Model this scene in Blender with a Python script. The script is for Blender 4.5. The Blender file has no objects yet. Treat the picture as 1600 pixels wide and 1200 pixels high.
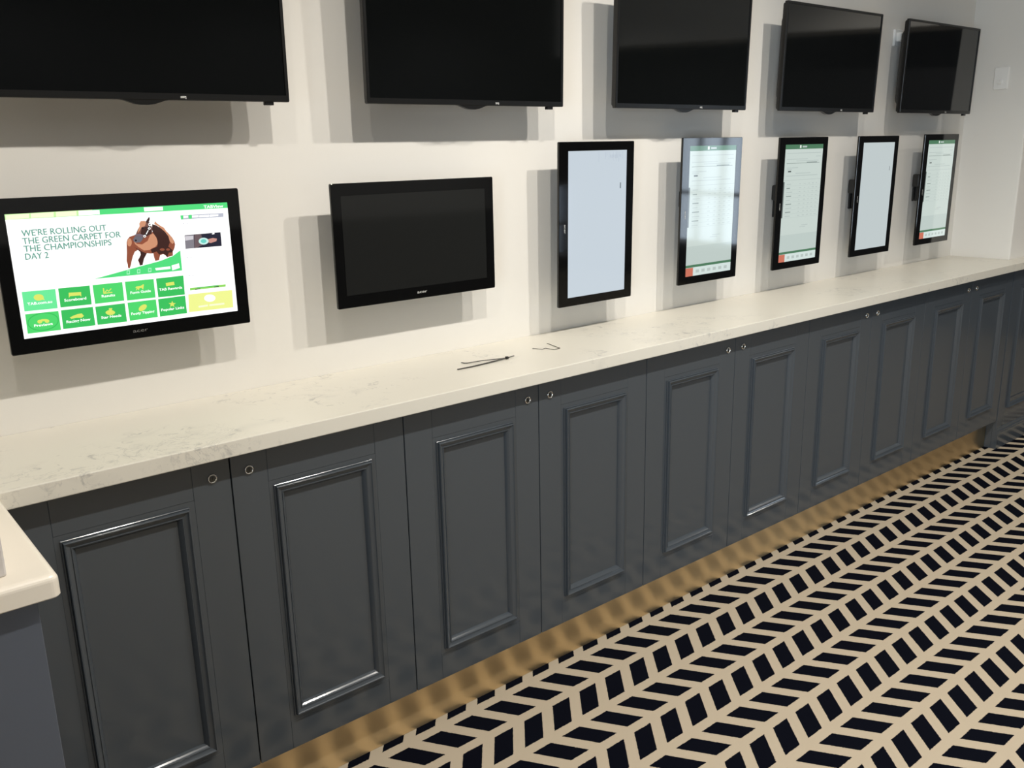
import bpy, bmesh, math, random
from mathutils import Vector, Matrix
random.seed(7)
SC = bpy.context.scene
COL = SC.collection
PI = math.pi

# ------------------------------------------------------------------ measures (metres); x along the wall, y into the wall, z up
W_DOOR = 0.48            # door width
Y_DOOR = -0.369          # door fronts
H_TOP = 1.041            # worktop surface
H_UNDER = 1.002          # worktop underside
X_RET = 4.854            # return wall at the right end of the alcove
Y_PIER = -0.316          # wall beyond the return
CEIL = 3.2

# ------------------------------------------------------------------ helpers
def lin(r, g, b):
    f = lambda c: (c/255)/12.92 if c/255 <= 0.04045 else ((c/255+0.055)/1.055)**2.4
    return (f(r), f(g), f(b), 1.0)

def obj(name, bm, mats, parent=None, smooth=False, recalc=True):
    if recalc:
        bmesh.ops.recalc_face_normals(bm, faces=bm.faces[:])
    me = bpy.data.meshes.new(name)
    bm.to_mesh(me); bm.free()
    for m in (mats if isinstance(mats, (list, tuple)) else [mats]):
        me.materials.append(m)
    if smooth:
        for p in me.polygons: p.use_smooth = True
    o = bpy.data.objects.new(name, me)
    COL.objects.link(o)
    if parent is not None: o.parent = parent
    return o

def tag(o, label, cat, group=None):
    o['label'] = label; o['category'] = cat
    if group: o['group'] = group
    return o

def thing(name, label, cat, loc=(0, 0, 0), group=None):
    o = bpy.data.objects.new(name, None); COL.objects.link(o)
    o.location = loc; o.empty_display_size = 0.05
    return tag(o, label, cat, group)

def struct(name, bm, mats, **k):
    o = obj(name, bm, mats, **k); o['kind'] = 'structure'; return o

def copy_tree(o, parent=None):
    c = o.copy(); COL.objects.link(c)
    if parent is not None: c.parent = parent
    for ch in list(o.children): copy_tree(ch, c)
    return c

def box(bm, x0, x1, y0, y1, z0, z1, bev=0.0, seg=2, mat=0):
    vs = [bm.verts.new((x, y, z)) for x in (x0, x1) for y in (y0, y1) for z in (z0, z1)]
    F = [(0, 1, 3, 2), (4, 6, 7, 5), (0, 4, 5, 1), (2, 3, 7, 6), (0, 2, 6, 4), (1, 5, 7, 3)]
    fs = [bm.faces.new([vs[i] for i in f]) for f in F]
    for f in fs: f.material_index = mat
    if bev > 0:
        es = list({e for f in fs for e in f.edges})
        r = bmesh.ops.bevel(bm, geom=es, offset=bev, segments=seg, profile=0.5, affect='EDGES', clamp_overlap=True)
        for f in r['faces']: f.material_index = mat
    return vs

def loft(bm, rings, cap=True, mat=0):
    """rings: equal length lists of points, joined in order"""
    R = [[bm.verts.new(p) for p in r] for r in rings]
    n = len(R[0])
    for a, b in zip(R, R[1:]):
        for i in range(n):
            f = bm.faces.new((a[i], a[(i+1) % n], b[(i+1) % n], b[i])); f.material_index = mat
    if cap:
        bm.faces.new(R[0][::-1]).material_index = mat
        bm.faces.new(R[-1]).material_index = mat
    return R

def rrect(x0, x1, z0, z1, y, r, n=4):
    """rounded rectangle in the xz plane at depth y"""
    pts = []
    for cx, cz, a0 in ((x1-r, z1-r, 0), (x0+r, z1-r, PI/2), (x0+r, z0+r, PI), (x1-r, z0+r, 1.5*PI)):
        for k in range(n+1):
            a = a0+k*PI/2/n
            pts.append((cx+r*math.cos(a), y, cz+r*math.sin(a)))
    return pts

def slab(bm, x0, x1, z0, z1, yf, yb, r=0.006, e=0.0015, mat=0):
    """upright slab with rounded corners, its front edge eased"""
    loft(bm, [rrect(x0, x1, z0, z1, yb, r), rrect(x0, x1, z0, z1, yf+e, r), rrect(x0+e*.35, x1-e*.35, z0+e*.35, z1-e*.35, yf+e*.35, r),
              rrect(x0+e, x1-e, z0+e, z1-e, yf, r)], mat=mat)

def ring_frame(bm, xo0, xo1, zo0, zo1, xi0, xi1, zi0, zi1, yf, yb, r=0.006, e=0.0015, yi=None):
    """upright frame: rounded outside, opening inside that drops to depth yi"""
    yi = yb if yi is None else yi
    outer = [rrect(xo0, xo1, zo0, zo1, yb, r), rrect(xo0, xo1, zo0, zo1, yf+e, r), rrect(xo0+e*.35, xo1-e*.35, zo0+e*.35, zo1-e*.35, yf+e*.35, r),
             rrect(xo0+e, xo1-e, zo0+e, zo1-e, yf, r)]
    inner = [rrect(xi0, xi1, zi0, zi1, yf, 0.0008), rrect(xi0, xi1, zi0, zi1, yi, 0.0008)]
    loft(bm, outer+inner, cap=False)

def lathe_y(bm, prof, cx, cz, n=24, mat=0):
    """profile of (radius, y) turned about an axis along y"""
    rings = [[(cx+r*math.cos(2*PI*k/n), y, cz+r*math.sin(2*PI*k/n)) for k in range(n)] for r, y in prof]
    loft(bm, rings, mat=mat)

def strip(bm, pts, w, h, z0):
    """flat strap lying on a surface at height z0 along 2D points (x, y, lift)"""
    rings = []
    for i, p in enumerate(pts):
        a = Vector(pts[max(i-1, 0)][:2]); b = Vector(pts[min(i+1, len(pts)-1)][:2])
        d = (b-a).normalized(); nrm = Vector((-d.y, d.x))
        ww = w*(p[3] if len(p) > 3 else 1)/2; z = z0+p[2]
        rings.append([(p[0]+nrm.x*ww, p[1]+nrm.y*ww, z), (p[0]-nrm.x*ww, p[1]-nrm.y*ww, z),
                      (p[0]-nrm.x*ww, p[1]-nrm.y*ww, z+h), (p[0]+nrm.x*ww, p[1]+nrm.y*ww, z+h)])
    loft(bm, rings)

def text_mesh(s, bold=0.0):
    cu = bpy.data.curves.new('txt', 'FONT'); cu.body = s; cu.size = 1; cu.offset = bold; cu.resolution_u = 3
    o = bpy.data.objects.new('txt', cu); COL.objects.link(o)
    bpy.context.view_layer.update()
    dg = bpy.context.evaluated_depsgraph_get()
    me = bpy.data.meshes.new_from_object(o.evaluated_get(dg))
    bpy.data.objects.remove(o); bpy.data.curves.remove(cu)
    return me

def put_text(bm, s, x, z, w, h, y, mat, bold=0.0, rot=0, capref=None):
    """flat lettering in the xz plane: starts at x, baseline z, fitted to width w and capital height h"""
    me = text_mesh(s, bold)
    xs = [v.co.x for v in me.vertices]; x0, x1 = min(xs), max(xs)
    cap = 0.69 if capref is None else capref
    vs = []
    for v in me.vertices:
        u = (v.co.x-x0)/(x1-x0)*w; q = v.co.y/cap*h
        if rot == 0: vs.append(bm.verts.new((x+u, y, z+q)))
        else: vs.append(bm.verts.new((x-q if rot > 0 else x+q, y, z+u if rot > 0 else z-u)))
    for p in me.polygons:
        try:
            f = bm.faces.new([vs[i] for i in p.vertices]); f.material_index = mat
        except ValueError: pass
    bpy.data.meshes.remove(me)

# ------------------------------------------------------------------ materials
def mat(name):
    m = bpy.data.materials.new(name); m.use_nodes = True
    return m, m.node_tree, m.node_tree.nodes['Principled BSDF']

def plain(name, rgb, rough=0.5, metal=0.0, spec=0.5, bump=0.0, bscale=200, var=0.0, coat=0.0):
    m, nt, b = mat(name)
    b.inputs['Base Color'].default_value = rgb
    b.inputs['Roughness'].default_value = rough
    b.inputs['Metallic'].default_value = metal
    b.inputs['Specular IOR Level'].default_value = spec
    b.inputs['Coat Weight'].default_value = coat
    b.inputs['Coat Roughness'].default_value = 0.12
    if bump or var:
        tc = nt.nodes.new('ShaderNodeTexCoord'); n = nt.nodes.new('ShaderNodeTexNoise')
        n.inputs['Scale'].default_value = bscale; n.inputs['Detail'].default_value = 4
        nt.links.new(tc.outputs['Object'], n.inputs['Vector'])
        if bump:
            bp = nt.nodes.new('ShaderNodeBump'); bp.inputs['Strength'].default_value = bump; bp.inputs['Distance'].default_value = 0.001
            nt.links.new(n.outputs['Fac'], bp.inputs['Height']); nt.links.new(bp.outputs['Normal'], b.inputs['Normal'])
        if var:
            mx = nt.nodes.new('ShaderNodeMix'); mx.data_type = 'RGBA'
            mx.inputs['A'].default_value = tuple(c*(1-var) for c in rgb[:3])+(1,)
            mx.inputs['B'].default_value = tuple(min(1, c*(1+var)) for c in rgb[:3])+(1,)
            nt.links.new(n.outputs['Fac'], mx.inputs['Factor']); nt.links.new(mx.outputs['Result'], b.inputs['Base Color'])
    return m

def glow(name, rgb, k=1.0, rough=0.06):
    """a lit display: emits, under a glossy cover glass"""
    m, nt, b = mat(name)
    b.inputs['Base Color'].default_value = (0.004, 0.004, 0.004, 1)
    b.inputs['Roughness'].default_value = rough
    b.inputs['Emission Color'].default_value = rgb
    b.inputs['Emission Strength'].default_value = k
    return m

class Nodes:
    def __init__(s, nt): s.nt = nt
    def m(s, op, a, b=None, c=None):
        n = s.nt.nodes.new('ShaderNodeMath'); n.operation = op
        for i, v in enumerate((a, b, c)):
            if v is None: continue
            if isinstance(v, (int, float)): n.inputs[i].default_value = v
            else: s.nt.links.new(v, n.inputs[i])
        return n.outputs[0]

def carpet_material():
    m, nt, b = mat('herringbone_carpet')
    N = Nodes(nt); L = nt.links.new
    tc = nt.nodes.new('ShaderNodeTexCoord')
    nz = nt.nodes.new('ShaderNodeTexNoise'); nz.inputs['Scale'].default_value = 330; nz.inputs['Detail'].default_value = 2
    L(tc.outputs['Object'], nz.inputs['Vector'])
    sc = nt.nodes.new('ShaderNodeSeparateColor'); L(nz.outputs['Color'], sc.inputs[0])
    sep = nt.nodes.new('ShaderNodeSeparateXYZ'); L(tc.outputs['Object'], sep.inputs[0])
    x = N.m('ADD', sep.outputs['X'], N.m('MULTIPLY', N.m('SUBTRACT', sc.outputs[0], 0.5), 0.006))
    y = N.m('ADD', sep.outputs['Y'], N.m('MULTIPLY', N.m('SUBTRACT', sc.outputs[1], 0.5), 0.006))
    d = N.m('SUBTRACT', -0.377, y)                       # distance from the first row line
    v = N.m('DIVIDE', d, 0.1277)
    row = N.m('FLOOR', v)
    fv = N.m('MULTIPLY', N.m('SUBTRACT', v, row), 0.1277)
    inrow = N.m('LESS_THAN', fv, 0.0955)
    odd = N.m('FLOORED_MODULO', row, 2.0)
    sgn = N.m('SUBTRACT', 1.0, N.m('MULTIPLY', odd, 2.0))
    xs = N.m('ADD', x, N.m('MULTIPLY', d, 0.09))         # the carpet lies a few degrees off the wall line
    u = N.m('SUBTRACT', N.m('SUBTRACT', xs, 1.7648), N.m('MULTIPLY', odd, 0.0677))
    u = N.m('SUBTRACT', u, N.m('MULTIPLY', N.m('MULTIPLY', sgn, 0.735), fv))
    dark = N.m('LESS_THAN', N.m('FLOORED_MODULO', u, 0.1150), 0.0708)
    k = N.m('MULTIPLY', dark, inrow)
    big = nt.nodes.new('ShaderNodeTexNoise'); big.inputs['Scale'].default_value = 900; big.inputs['Detail'].default_value = 1
    L(tc.outputs['Object'], big.inputs['Vector'])
    tone = N.m('ADD', N.m('MULTIPLY', N.m('SUBTRACT', big.outputs['Fac'], 0.5), 0.5), 1.0)
    mx = nt.nodes.new('ShaderNodeMix'); mx.data_type = 'RGBA'
    mx.inputs['A'].default_value = CARPET_LIGHT; mx.inputs['B'].default_value = CARPET_DARK
    L(k, mx.inputs['Factor'])
    vm = nt.nodes.new('ShaderNodeVectorMath'); vm.operation = 'SCALE'
    L(mx.outputs['Result'], vm.inputs[0]); L(tone, vm.inputs['Scale'])
    L(vm.outputs[0], b.inputs['Base Color'])
    b.inputs['Roughness'].default_value = 1.0; b.inputs['Specular IOR Level'].default_value = 0.05
    bp = nt.nodes.new('ShaderNodeBump'); bp.inputs['Strength'].default_value = 0.5; bp.inputs['Distance'].default_value = 0.002
    L(big.outputs['Fac'], bp.inputs['Height']); L(bp.outputs['Normal'], b.inputs['Normal'])
    return m

def quartz_material():
    m, nt, b = mat('cream_quartz')
    N = Nodes(nt); L = nt.links.new
    tc = nt.nodes.new('ShaderNodeTexCoord')
    def noise(scale, detail, dist=0.0, off=0.0):
        mp = nt.nodes.new('ShaderNodeMapping'); mp.inputs['Location'].default_value = (off, off*.7, off*.3)
        L(tc.outputs['Object'], mp.inputs['Vector'])
        n = nt.nodes.new('ShaderNodeTexNoise'); n.inputs['Scale'].default_value = scale; n.inputs['Detail'].default_value = detail
        n.inputs['Distortion'].default_value = dist; n.inputs['Roughness'].default_value = 0.62
        L(mp.outputs[0], n.inputs['Vector']); return n.outputs['Fac']
    def ramp(fac, a, bb):
        r = nt.nodes.new('ShaderNodeMapRange'); r.inputs['From Min'].default_value = a; r.inputs['From Max'].default_value = bb
        L(fac, r.inputs['Value']); return r.outputs[0]
    clus = ramp(noise(3.4, 2, 0.3, 3.1), 0.50, 0.60)                 # where the flecks gather
    fleck = ramp(noise(27, 4, 1.0, 9.2), 0.585, 0.70)
    vein = N.m('ABSOLUTE', N.m('SUBTRACT', noise(11, 5, 2.0, 1.7), 0.5))
    vein = N.m('MULTIPLY', ramp(vein, 0.022, 0.0), ramp(noise(5.5, 2, 0.2, 7.7), 0.5, 0.62))
    k = N.m('MULTIPLY', clus, N.m('MAXIMUM', N.m('MULTIPLY', vein, 0.7), fleck))
    soft = N.m('MULTIPLY', ramp(noise(9, 3, 0.5, 5.5), 0.55, 0.75), N.m('MULTIPLY', clus, 0.22))
    k = N.m('MINIMUM', N.m('ADD', N.m('MULTIPLY', k, 0.7), soft), 1.0)
    mx = nt.nodes.new('ShaderNodeMix'); mx.data_type = 'RGBA'
    mx.inputs['A'].default_value = QUARTZ; mx.inputs['B'].default_value = QUARTZ_VEIN
    L(k, mx.inputs['Factor']); L(mx.outputs['Result'], b.inputs['Base Color'])
    b.inputs['Roughness'].default_value = 0.3
    return m

def brass_material():
    m, nt, b = mat('brushed_brass')
    L = nt.links.new
    tc = nt.nodes.new('ShaderNodeTexCoord'); mp = nt.nodes.new('ShaderNodeMapping'); mp.inputs['Scale'].default_value = (3, 3, 400)
    n = nt.nodes.new('ShaderNodeTexNoise'); n.inputs['Scale'].default_value = 6; n.inputs['Detail'].default_value = 3
    L(tc.outputs['Object'], mp.inputs['Vector']); L(mp.outputs[0], n.inputs['Vector'])
    r = nt.nodes.new('ShaderNodeMapRange'); r.inputs['To Min'].default_value = 0.28; r.inputs['To Max'].default_value = 0.36
    L(n.outputs['Fac'], r.inputs['Value']); L(r.outputs[0], b.inputs['Roughness'])
    tg = nt.nodes.new('ShaderNodeCombineXYZ'); tg.inputs[2].default_value = 1.0; L(tg.outputs[0], b.inputs['Tangent'])
    b.inputs['Anisotropic'].default_value = 0.85
    b.inputs['Base Color'].default_value = BRASS; b.inputs['Metallic'].default_value = 1.0
    return m
FRONT = ((-0.2, 28), (0.8, 88), (1.8, 86), (2.55, 112)); FRONT_Y = -1.75
BACK_X = (-0.6, 1.6, 3.8, 6.0); BACK_Y = -5.2; BACK_P = 60
DAY1, DAY2, DAY3 = 32, 14, 185
R_TV = (0.016, 0.018, 0.024, 0.028, 0.026)
UI=[
('p','green',1,[(0,0.957),(1,0.95),(1,1),(0,1)]),
('p','pale',2,[(0.0038,0.9946),(0.0975,0.9953),(0.0953,0.9609),(0.0039,0.9586)]),
('p','pale',2,[(0.1039,0.9965),(0.1974,0.9975),(0.1951,0.9593),(0.1016,0.9602)]),
('p','pale',2,[(0.2057,0.9985),(0.292,0.9974),(0.2906,0.9573),(0.2041,0.9571)]),
('p','lime',1.5,[(0,0.957),(0.36,0.957),(0.36,1),(0,1)]),
('p','white',2,[(0.3004,0.9965),(0.391,0.9939),(0.39,0.9577),(0.2992,0.9596)]),
('p','white',2,[(0.5906,0.9954),(0.6795,0.9922),(0.6793,0.9613),(0.5912,0.9614)]),
('t', 'white', 3, 'TABView', 0.8783, 0.9575, 0.1001, 0.0253),
('t', 'tealtext', 3, "WE'RE ROLLING OUT", 0.0542, 0.8206, 0.3553, 0.0488),
('t', 'tealtext', 3, 'THE GREEN CARPET FOR', 0.0534, 0.7581, 0.4157, 0.049),
('t', 'tealtext', 3, 'THE CHAMPIONSHIPS', 0.054, 0.6965, 0.3695, 0.0492),
('t', 'tealtext', 3, 'DAY 2', 0.0546, 0.6337, 0.0942, 0.0493),
('p','chestnut',2,[(0.4904,0.676),(0.4922,0.7103),(0.4981,0.7354),(0.5088,0.7555),(0.5256,0.764),(0.5447,0.7723),(0.5796,0.7677),(0.6059,0.7729),(0.6263,0.7921),(0.6426,0.8207),(0.6616,0.8184),(0.6769,0.7945),(0.6938,0.7569),(0.7084,0.7194),(0.7161,0.6871),(0.718,0.66),(0.712,0.6251),(0.7029,0.5996),(0.701,0.564),(0.6805,0.5583),(0.6728,0.5529),(0.6645,0.5744),(0.6554,0.5847),(0.6405,0.5782),(0.6328,0.5371),(0.6144,0.5313),(0.6107,0.5652),(0.6094,0.5987),(0.5939,0.5989),(0.5801,0.6055),(0.5597,0.5515),(0.553,0.5063),(0.5399,0.5042),(0.5372,0.5333),(0.5338,0.5515),(0.5497,0.5928),(0.5492,0.6192),(0.5399,0.6381),(0.5252,0.6273),(0.5132,0.5899),(0.5044,0.5476),(0.5002,0.5221),(0.492,0.4885),(0.4843,0.4942),(0.4849,0.5247),(0.4818,0.5558),(0.4879,0.6244)]),
('p','tan',3,[(0.525,0.723),(0.539,0.6906),(0.5619,0.6829),(0.5897,0.7095),(0.605,0.7599),(0.6201,0.771),(0.634,0.7297),(0.6351,0.6766),(0.6214,0.6521),(0.604,0.6415),(0.5936,0.6298),(0.5675,0.6295),(0.5441,0.6637),(0.5297,0.6919)]),
('p','darkbrown',3.5,[(0.6207,0.8496),(0.6411,0.8341),(0.6563,0.8103),(0.6757,0.777),(0.6902,0.7397),(0.6936,0.6814),(0.684,0.6472),(0.7035,0.6085),(0.6974,0.5915),(0.6829,0.5938),(0.6729,0.5551),(0.6648,0.5788),(0.6533,0.5895),(0.636,0.5834),(0.6259,0.6116),(0.6036,0.6018),(0.5987,0.6335),(0.6312,0.655),(0.6366,0.6984),(0.6319,0.7343),(0.6201,0.771),(0.6154,0.8066)]),
('p','tan',4,[(0.6343,0.8742),(0.6447,0.8511),(0.6577,0.832),(0.6733,0.8125),(0.6872,0.7666),(0.6999,0.7384),(0.7102,0.7103),(0.7143,0.6785),(0.7049,0.6664),(0.6942,0.6902),(0.6899,0.7353),(0.6757,0.777),(0.6586,0.81),(0.6412,0.8362),(0.6301,0.8485)]),
('p','darkbrown',4,[(0.5233,0.6668),(0.5406,0.6467),(0.5576,0.6222),(0.5776,0.6037),(0.5627,0.5599),(0.557,0.5299),(0.5519,0.5065),(0.5399,0.5042),(0.5384,0.5331),(0.535,0.5513),(0.55,0.5971),(0.5483,0.6237),(0.5379,0.6428)]),
('p','brownhead',5,[(0.5603,0.8611),(0.5708,0.8772),(0.5894,0.875),(0.599,0.8782),(0.6122,0.8637),(0.6166,0.824),(0.6153,0.7717),(0.595,0.7525),(0.5824,0.7411),(0.5643,0.7175),(0.5538,0.7015),(0.5328,0.7023),(0.5235,0.7189),(0.5231,0.7297),(0.5346,0.7607),(0.5498,0.8106),(0.5611,0.8394)]),
('p','greymuzzle',6,[(0.5332,0.7565),(0.5508,0.7585),(0.5711,0.747),(0.5644,0.7196),(0.5538,0.7015),(0.5328,0.7023),(0.5242,0.7188),(0.5231,0.7297)]),
('p','darkbrown',5.5,[(0.5695,0.8254),(0.5911,0.8314),(0.6025,0.8257),(0.6145,0.7936),(0.6103,0.768),(0.5903,0.7531),(0.5743,0.7597),(0.5612,0.7744),(0.5657,0.8042)]),
('p','tan',6,[(0.5603,0.8611),(0.5688,0.8817),(0.5875,0.8817),(0.5935,0.8659),(0.5844,0.8366),(0.5698,0.8297),(0.5584,0.8008),(0.5477,0.7806),(0.5553,0.8229),(0.5614,0.8437)]),
('p','darkbrown',6,[(0.5917,0.8747),(0.6002,0.8954),(0.611,0.915),(0.6119,0.8941),(0.6055,0.8688),(0.5953,0.8591)]),
('p','ink',7,[(0.5685,0.8277),(0.5778,0.8266),(0.5782,0.8157),(0.5698,0.8124)]),
('p','ink',7,[(0.5312,0.7286),(0.5392,0.7275),(0.5395,0.7144),(0.5324,0.7133)]),
('p','halter',7,[(0.5342,0.7715),(0.5541,0.7732),(0.5744,0.7618),(0.5738,0.7532),(0.5532,0.7603),(0.5343,0.7629)]),
('p','ink',6.5,[(0.5766,0.7593),(0.591,0.7967),(0.6004,0.8303),(0.6013,0.8606),(0.6055,0.8688),(0.6098,0.8291),(0.6001,0.7911),(0.5827,0.7454)]),
('p','white',8,[(0.5844,0.7692),(0.5973,0.8024),(0.6001,0.799),(0.5876,0.7644)]),
('p','white',8,[(0.6154,0.8481),(0.6147,0.843),(0.6135,0.8386),(0.6118,0.8351),(0.6098,0.833),(0.6077,0.8325),(0.6057,0.8335),(0.604,0.8361),(0.6028,0.8399),(0.6022,0.8445),(0.6022,0.8496),(0.6029,0.8547),(0.6042,0.8591),(0.6059,0.8626),(0.6079,0.8647),(0.6099,0.8652),(0.6119,0.8642),(0.6136,0.8617),(0.6148,0.8579),(0.6154,0.8532)]),
('p','ink',8.5,[(0.6118,0.8472),(0.6115,0.8448),(0.6109,0.8427),(0.6101,0.8411),(0.6091,0.8401),(0.6082,0.8398),(0.6073,0.8403),(0.6065,0.8415),(0.6059,0.8433),(0.6056,0.8455),(0.6057,0.8479),(0.606,0.8503),(0.6066,0.8524),(0.6074,0.8541),(0.6083,0.8551),(0.6093,0.8553),(0.6102,0.8548),(0.6109,0.8536),(0.6115,0.8518),(0.6118,0.8496)]),
('p','white',8,[(0.585,0.7508),(0.5844,0.7476),(0.5833,0.7449),(0.5817,0.7428),(0.5798,0.7416),(0.5777,0.7413),(0.5757,0.7421),(0.574,0.7438),(0.5727,0.7463),(0.572,0.7493),(0.5719,0.7526),(0.5725,0.7557),(0.5736,0.7585),(0.5752,0.7606),(0.5771,0.7618),(0.5792,0.7621),(0.5811,0.7613),(0.5829,0.7596),(0.5842,0.7571),(0.5849,0.7541)]),
('p','ink',8.5,[(0.5817,0.7512),(0.5814,0.7497),(0.5809,0.7483),(0.5801,0.7472),(0.5791,0.7466),(0.5781,0.7465),(0.5771,0.7469),(0.5762,0.7478),(0.5756,0.749),(0.5752,0.7505),(0.5752,0.7521),(0.5754,0.7537),(0.576,0.7551),(0.5768,0.7561),(0.5778,0.7568),(0.5788,0.7569),(0.5798,0.7565),(0.5807,0.7556),(0.5813,0.7544),(0.5817,0.7529)]),
('p','white',8,[(0.6106,0.8138),(0.6101,0.8109),(0.609,0.8083),(0.6074,0.8064),(0.6055,0.8053),(0.6034,0.8051),(0.6014,0.8058),(0.5997,0.8074),(0.5984,0.8097),(0.5976,0.8125),(0.5975,0.8154),(0.598,0.8183),(0.5991,0.8209),(0.6007,0.8228),(0.6027,0.8239),(0.6047,0.8241),(0.6067,0.8234),(0.6085,0.8218),(0.6098,0.8195),(0.6105,0.8168)]),
('p','ink',8.5,[(0.6074,0.8142),(0.6071,0.8127),(0.6065,0.8115),(0.6057,0.8105),(0.6048,0.81),(0.6037,0.8099),(0.6027,0.8102),(0.6019,0.811),(0.6012,0.8121),(0.6008,0.8135),(0.6008,0.815),(0.601,0.8165),(0.6016,0.8177),(0.6024,0.8187),(0.6034,0.8193),(0.6044,0.8194),(0.6054,0.819),(0.6063,0.8182),(0.6069,0.8171),(0.6073,0.8157)]),
('p','tan',4.5,[(0.5995,0.673),(0.5984,0.6609),(0.5969,0.6501),(0.5952,0.6416),(0.5933,0.6362),(0.5916,0.6346),(0.5901,0.6367),(0.5891,0.6425),(0.5885,0.6513),(0.5886,0.6624),(0.5891,0.6745),(0.5902,0.6865),(0.5917,0.6973),(0.5935,0.7058),(0.5953,0.7112),(0.597,0.7128),(0.5985,0.7107),(0.5995,0.7049),(0.6001,0.6961),(0.6001,0.6851)]),
('p','chestnut',5,[(0.6653,0.6233),(0.6645,0.6201),(0.6626,0.6174),(0.6598,0.6155),(0.6564,0.6145),(0.6526,0.6146),(0.649,0.6156),(0.6457,0.6177),(0.6432,0.6204),(0.6417,0.6236),(0.6414,0.6269),(0.6422,0.6301),(0.6441,0.6328),(0.6469,0.6347),(0.6503,0.6357),(0.6541,0.6357),(0.6577,0.6346),(0.661,0.6326),(0.6635,0.6298),(0.665,0.6266)]),
('p','chestnut',5,[(0.6907,0.6194),(0.69,0.6165),(0.6885,0.614),(0.6862,0.6121),(0.6834,0.6112),(0.6804,0.6112),(0.6774,0.6121),(0.6748,0.6139),(0.6728,0.6164),(0.6716,0.6193),(0.6714,0.6224),(0.672,0.6253),(0.6736,0.6278),(0.6759,0.6296),(0.6787,0.6306),(0.6817,0.6306),(0.6846,0.6297),(0.6872,0.6279),(0.6892,0.6254),(0.6904,0.6225)]),
('p','tan',3,[(0.5157,0.707),(0.5145,0.6964),(0.5123,0.6871),(0.5095,0.6798),(0.5063,0.6754),(0.503,0.6742),(0.4999,0.6763),(0.4974,0.6816),(0.4957,0.6895),(0.4949,0.6993),(0.4951,0.7099),(0.4964,0.7204),(0.4985,0.7297),(0.5013,0.737),(0.5046,0.7415),(0.5079,0.7427),(0.5109,0.7406),(0.5134,0.7353),(0.5152,0.7274),(0.516,0.7176)]),
('p','green',4.2,[(0.328,0.4282),(0.4686,0.4745),(0.5592,0.5029),(0.6365,0.5275),(0.7004,0.5608),(0.7392,0.6044),(0.7377,0.4258)]),
('p','mint',5,[(0.4766,0.4746),(0.4914,0.4737),(0.4888,0.4372),(0.474,0.4382)]),
('p','green',6,[(0.4793,0.4662),(0.4876,0.466),(0.4863,0.4474),(0.4779,0.4472)]),
('p','mint',5,[(0.5244,0.4748),(0.5394,0.4738),(0.5368,0.4371),(0.5218,0.4382)]),
('p','green',6,[(0.5271,0.4663),(0.5356,0.4661),(0.5343,0.4474),(0.5258,0.4471)]),
('p','mint',5,[(0.5766,0.4765),(0.5918,0.4756),(0.5893,0.4386),(0.574,0.4396)]),
('p','green',6,[(0.5793,0.468),(0.5879,0.4678),(0.5866,0.4489),(0.578,0.4487)]),
('p','white',5,[(0.6089,0.4699),(0.6821,0.4727),(0.6818,0.4501),(0.6123,0.4492)]),
('p','white',5.5,[(0.6886,0.4783),(0.7255,0.4923),(0.7277,0.451),(0.6895,0.4352)]),
('p','mintgreen',1,[(0.0194,0.3817),(0.1568,0.3779),(0.155,0.2184),(0.0184,0.2229)]),
('p','green2',1,[(0.169,0.3802),(0.3038,0.377),(0.3018,0.2177),(0.1674,0.2216)]),
('p','green3',1,[(0.3164,0.3781),(0.4499,0.3776),(0.4483,0.2173),(0.317,0.218)]),
('p','green3',1,[(0.4618,0.3777),(0.5959,0.3769),(0.5949,0.2132),(0.4613,0.2144)]),
('p','green2',1,[(0.6075,0.3772),(0.7407,0.3803),(0.7381,0.2084),(0.6078,0.2104)]),
('p','green3',1,[(0.0188,0.1991),(0.1562,0.1951),(0.1558,0.0356),(0.0173,0.0396)]),
('p','green2',1,[(0.1673,0.1974),(0.3046,0.196),(0.3053,0.0366),(0.1652,0.0393)]),
('p','green2',1,[(0.3152,0.1936),(0.4486,0.1945),(0.4483,0.0332),(0.315,0.0378)]),
('p','green3',1,[(0.4612,0.1955),(0.5951,0.1964),(0.5947,0.0383),(0.4618,0.0363)]),
('p','green2',1,[(0.6054,0.1954),(0.7382,0.1991),(0.7386,0.0391),(0.6051,0.0384)]),
('p','green2',2,[(0.1523,0.1222),(0.1508,0.1073),(0.1468,0.0931),(0.1404,0.08),(0.132,0.0686),(0.1218,0.0593),(0.1103,0.0525),(0.098,0.0483),(0.0853,0.0471),(0.0726,0.0488),(0.0606,0.0533),(0.0496,0.0604),(0.0401,0.0699),(0.0324,0.0813),(0.0268,0.0943),(0.0235,0.1083),(0.0226,0.1229),(0.0242,0.1374),(0.0281,0.1514),(0.0343,0.1642),(0.0425,0.1755),(0.0524,0.1848),(0.0636,0.1917),(0.0757,0.1961),(0.0884,0.1976),(0.101,0.1962),(0.1131,0.192),(0.1243,0.1851),(0.134,0.1758),(0.142,0.1643),(0.1478,0.1512),(0.1513,0.137)]),
('p','green3',2.4,[(0.148,0.1222),(0.1466,0.1091),(0.1428,0.0965),(0.1369,0.0849),(0.129,0.0748),(0.1196,0.0665),(0.1089,0.0605),(0.0973,0.0568),(0.0854,0.0558),(0.0736,0.0572),(0.0624,0.0612),(0.0521,0.0675),(0.0432,0.0759),(0.036,0.086),(0.0308,0.0975),(0.0277,0.11),(0.0268,0.1229),(0.0282,0.1357),(0.0319,0.1481),(0.0377,0.1595),(0.0453,0.1695),(0.0545,0.1777),(0.065,0.1839),(0.0764,0.1877),(0.0882,0.189),(0.1,0.1878),(0.1113,0.1841),(0.1217,0.1779),(0.1309,0.1696),(0.1383,0.1595),(0.1438,0.1479),(0.1471,0.1353)]),
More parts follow.
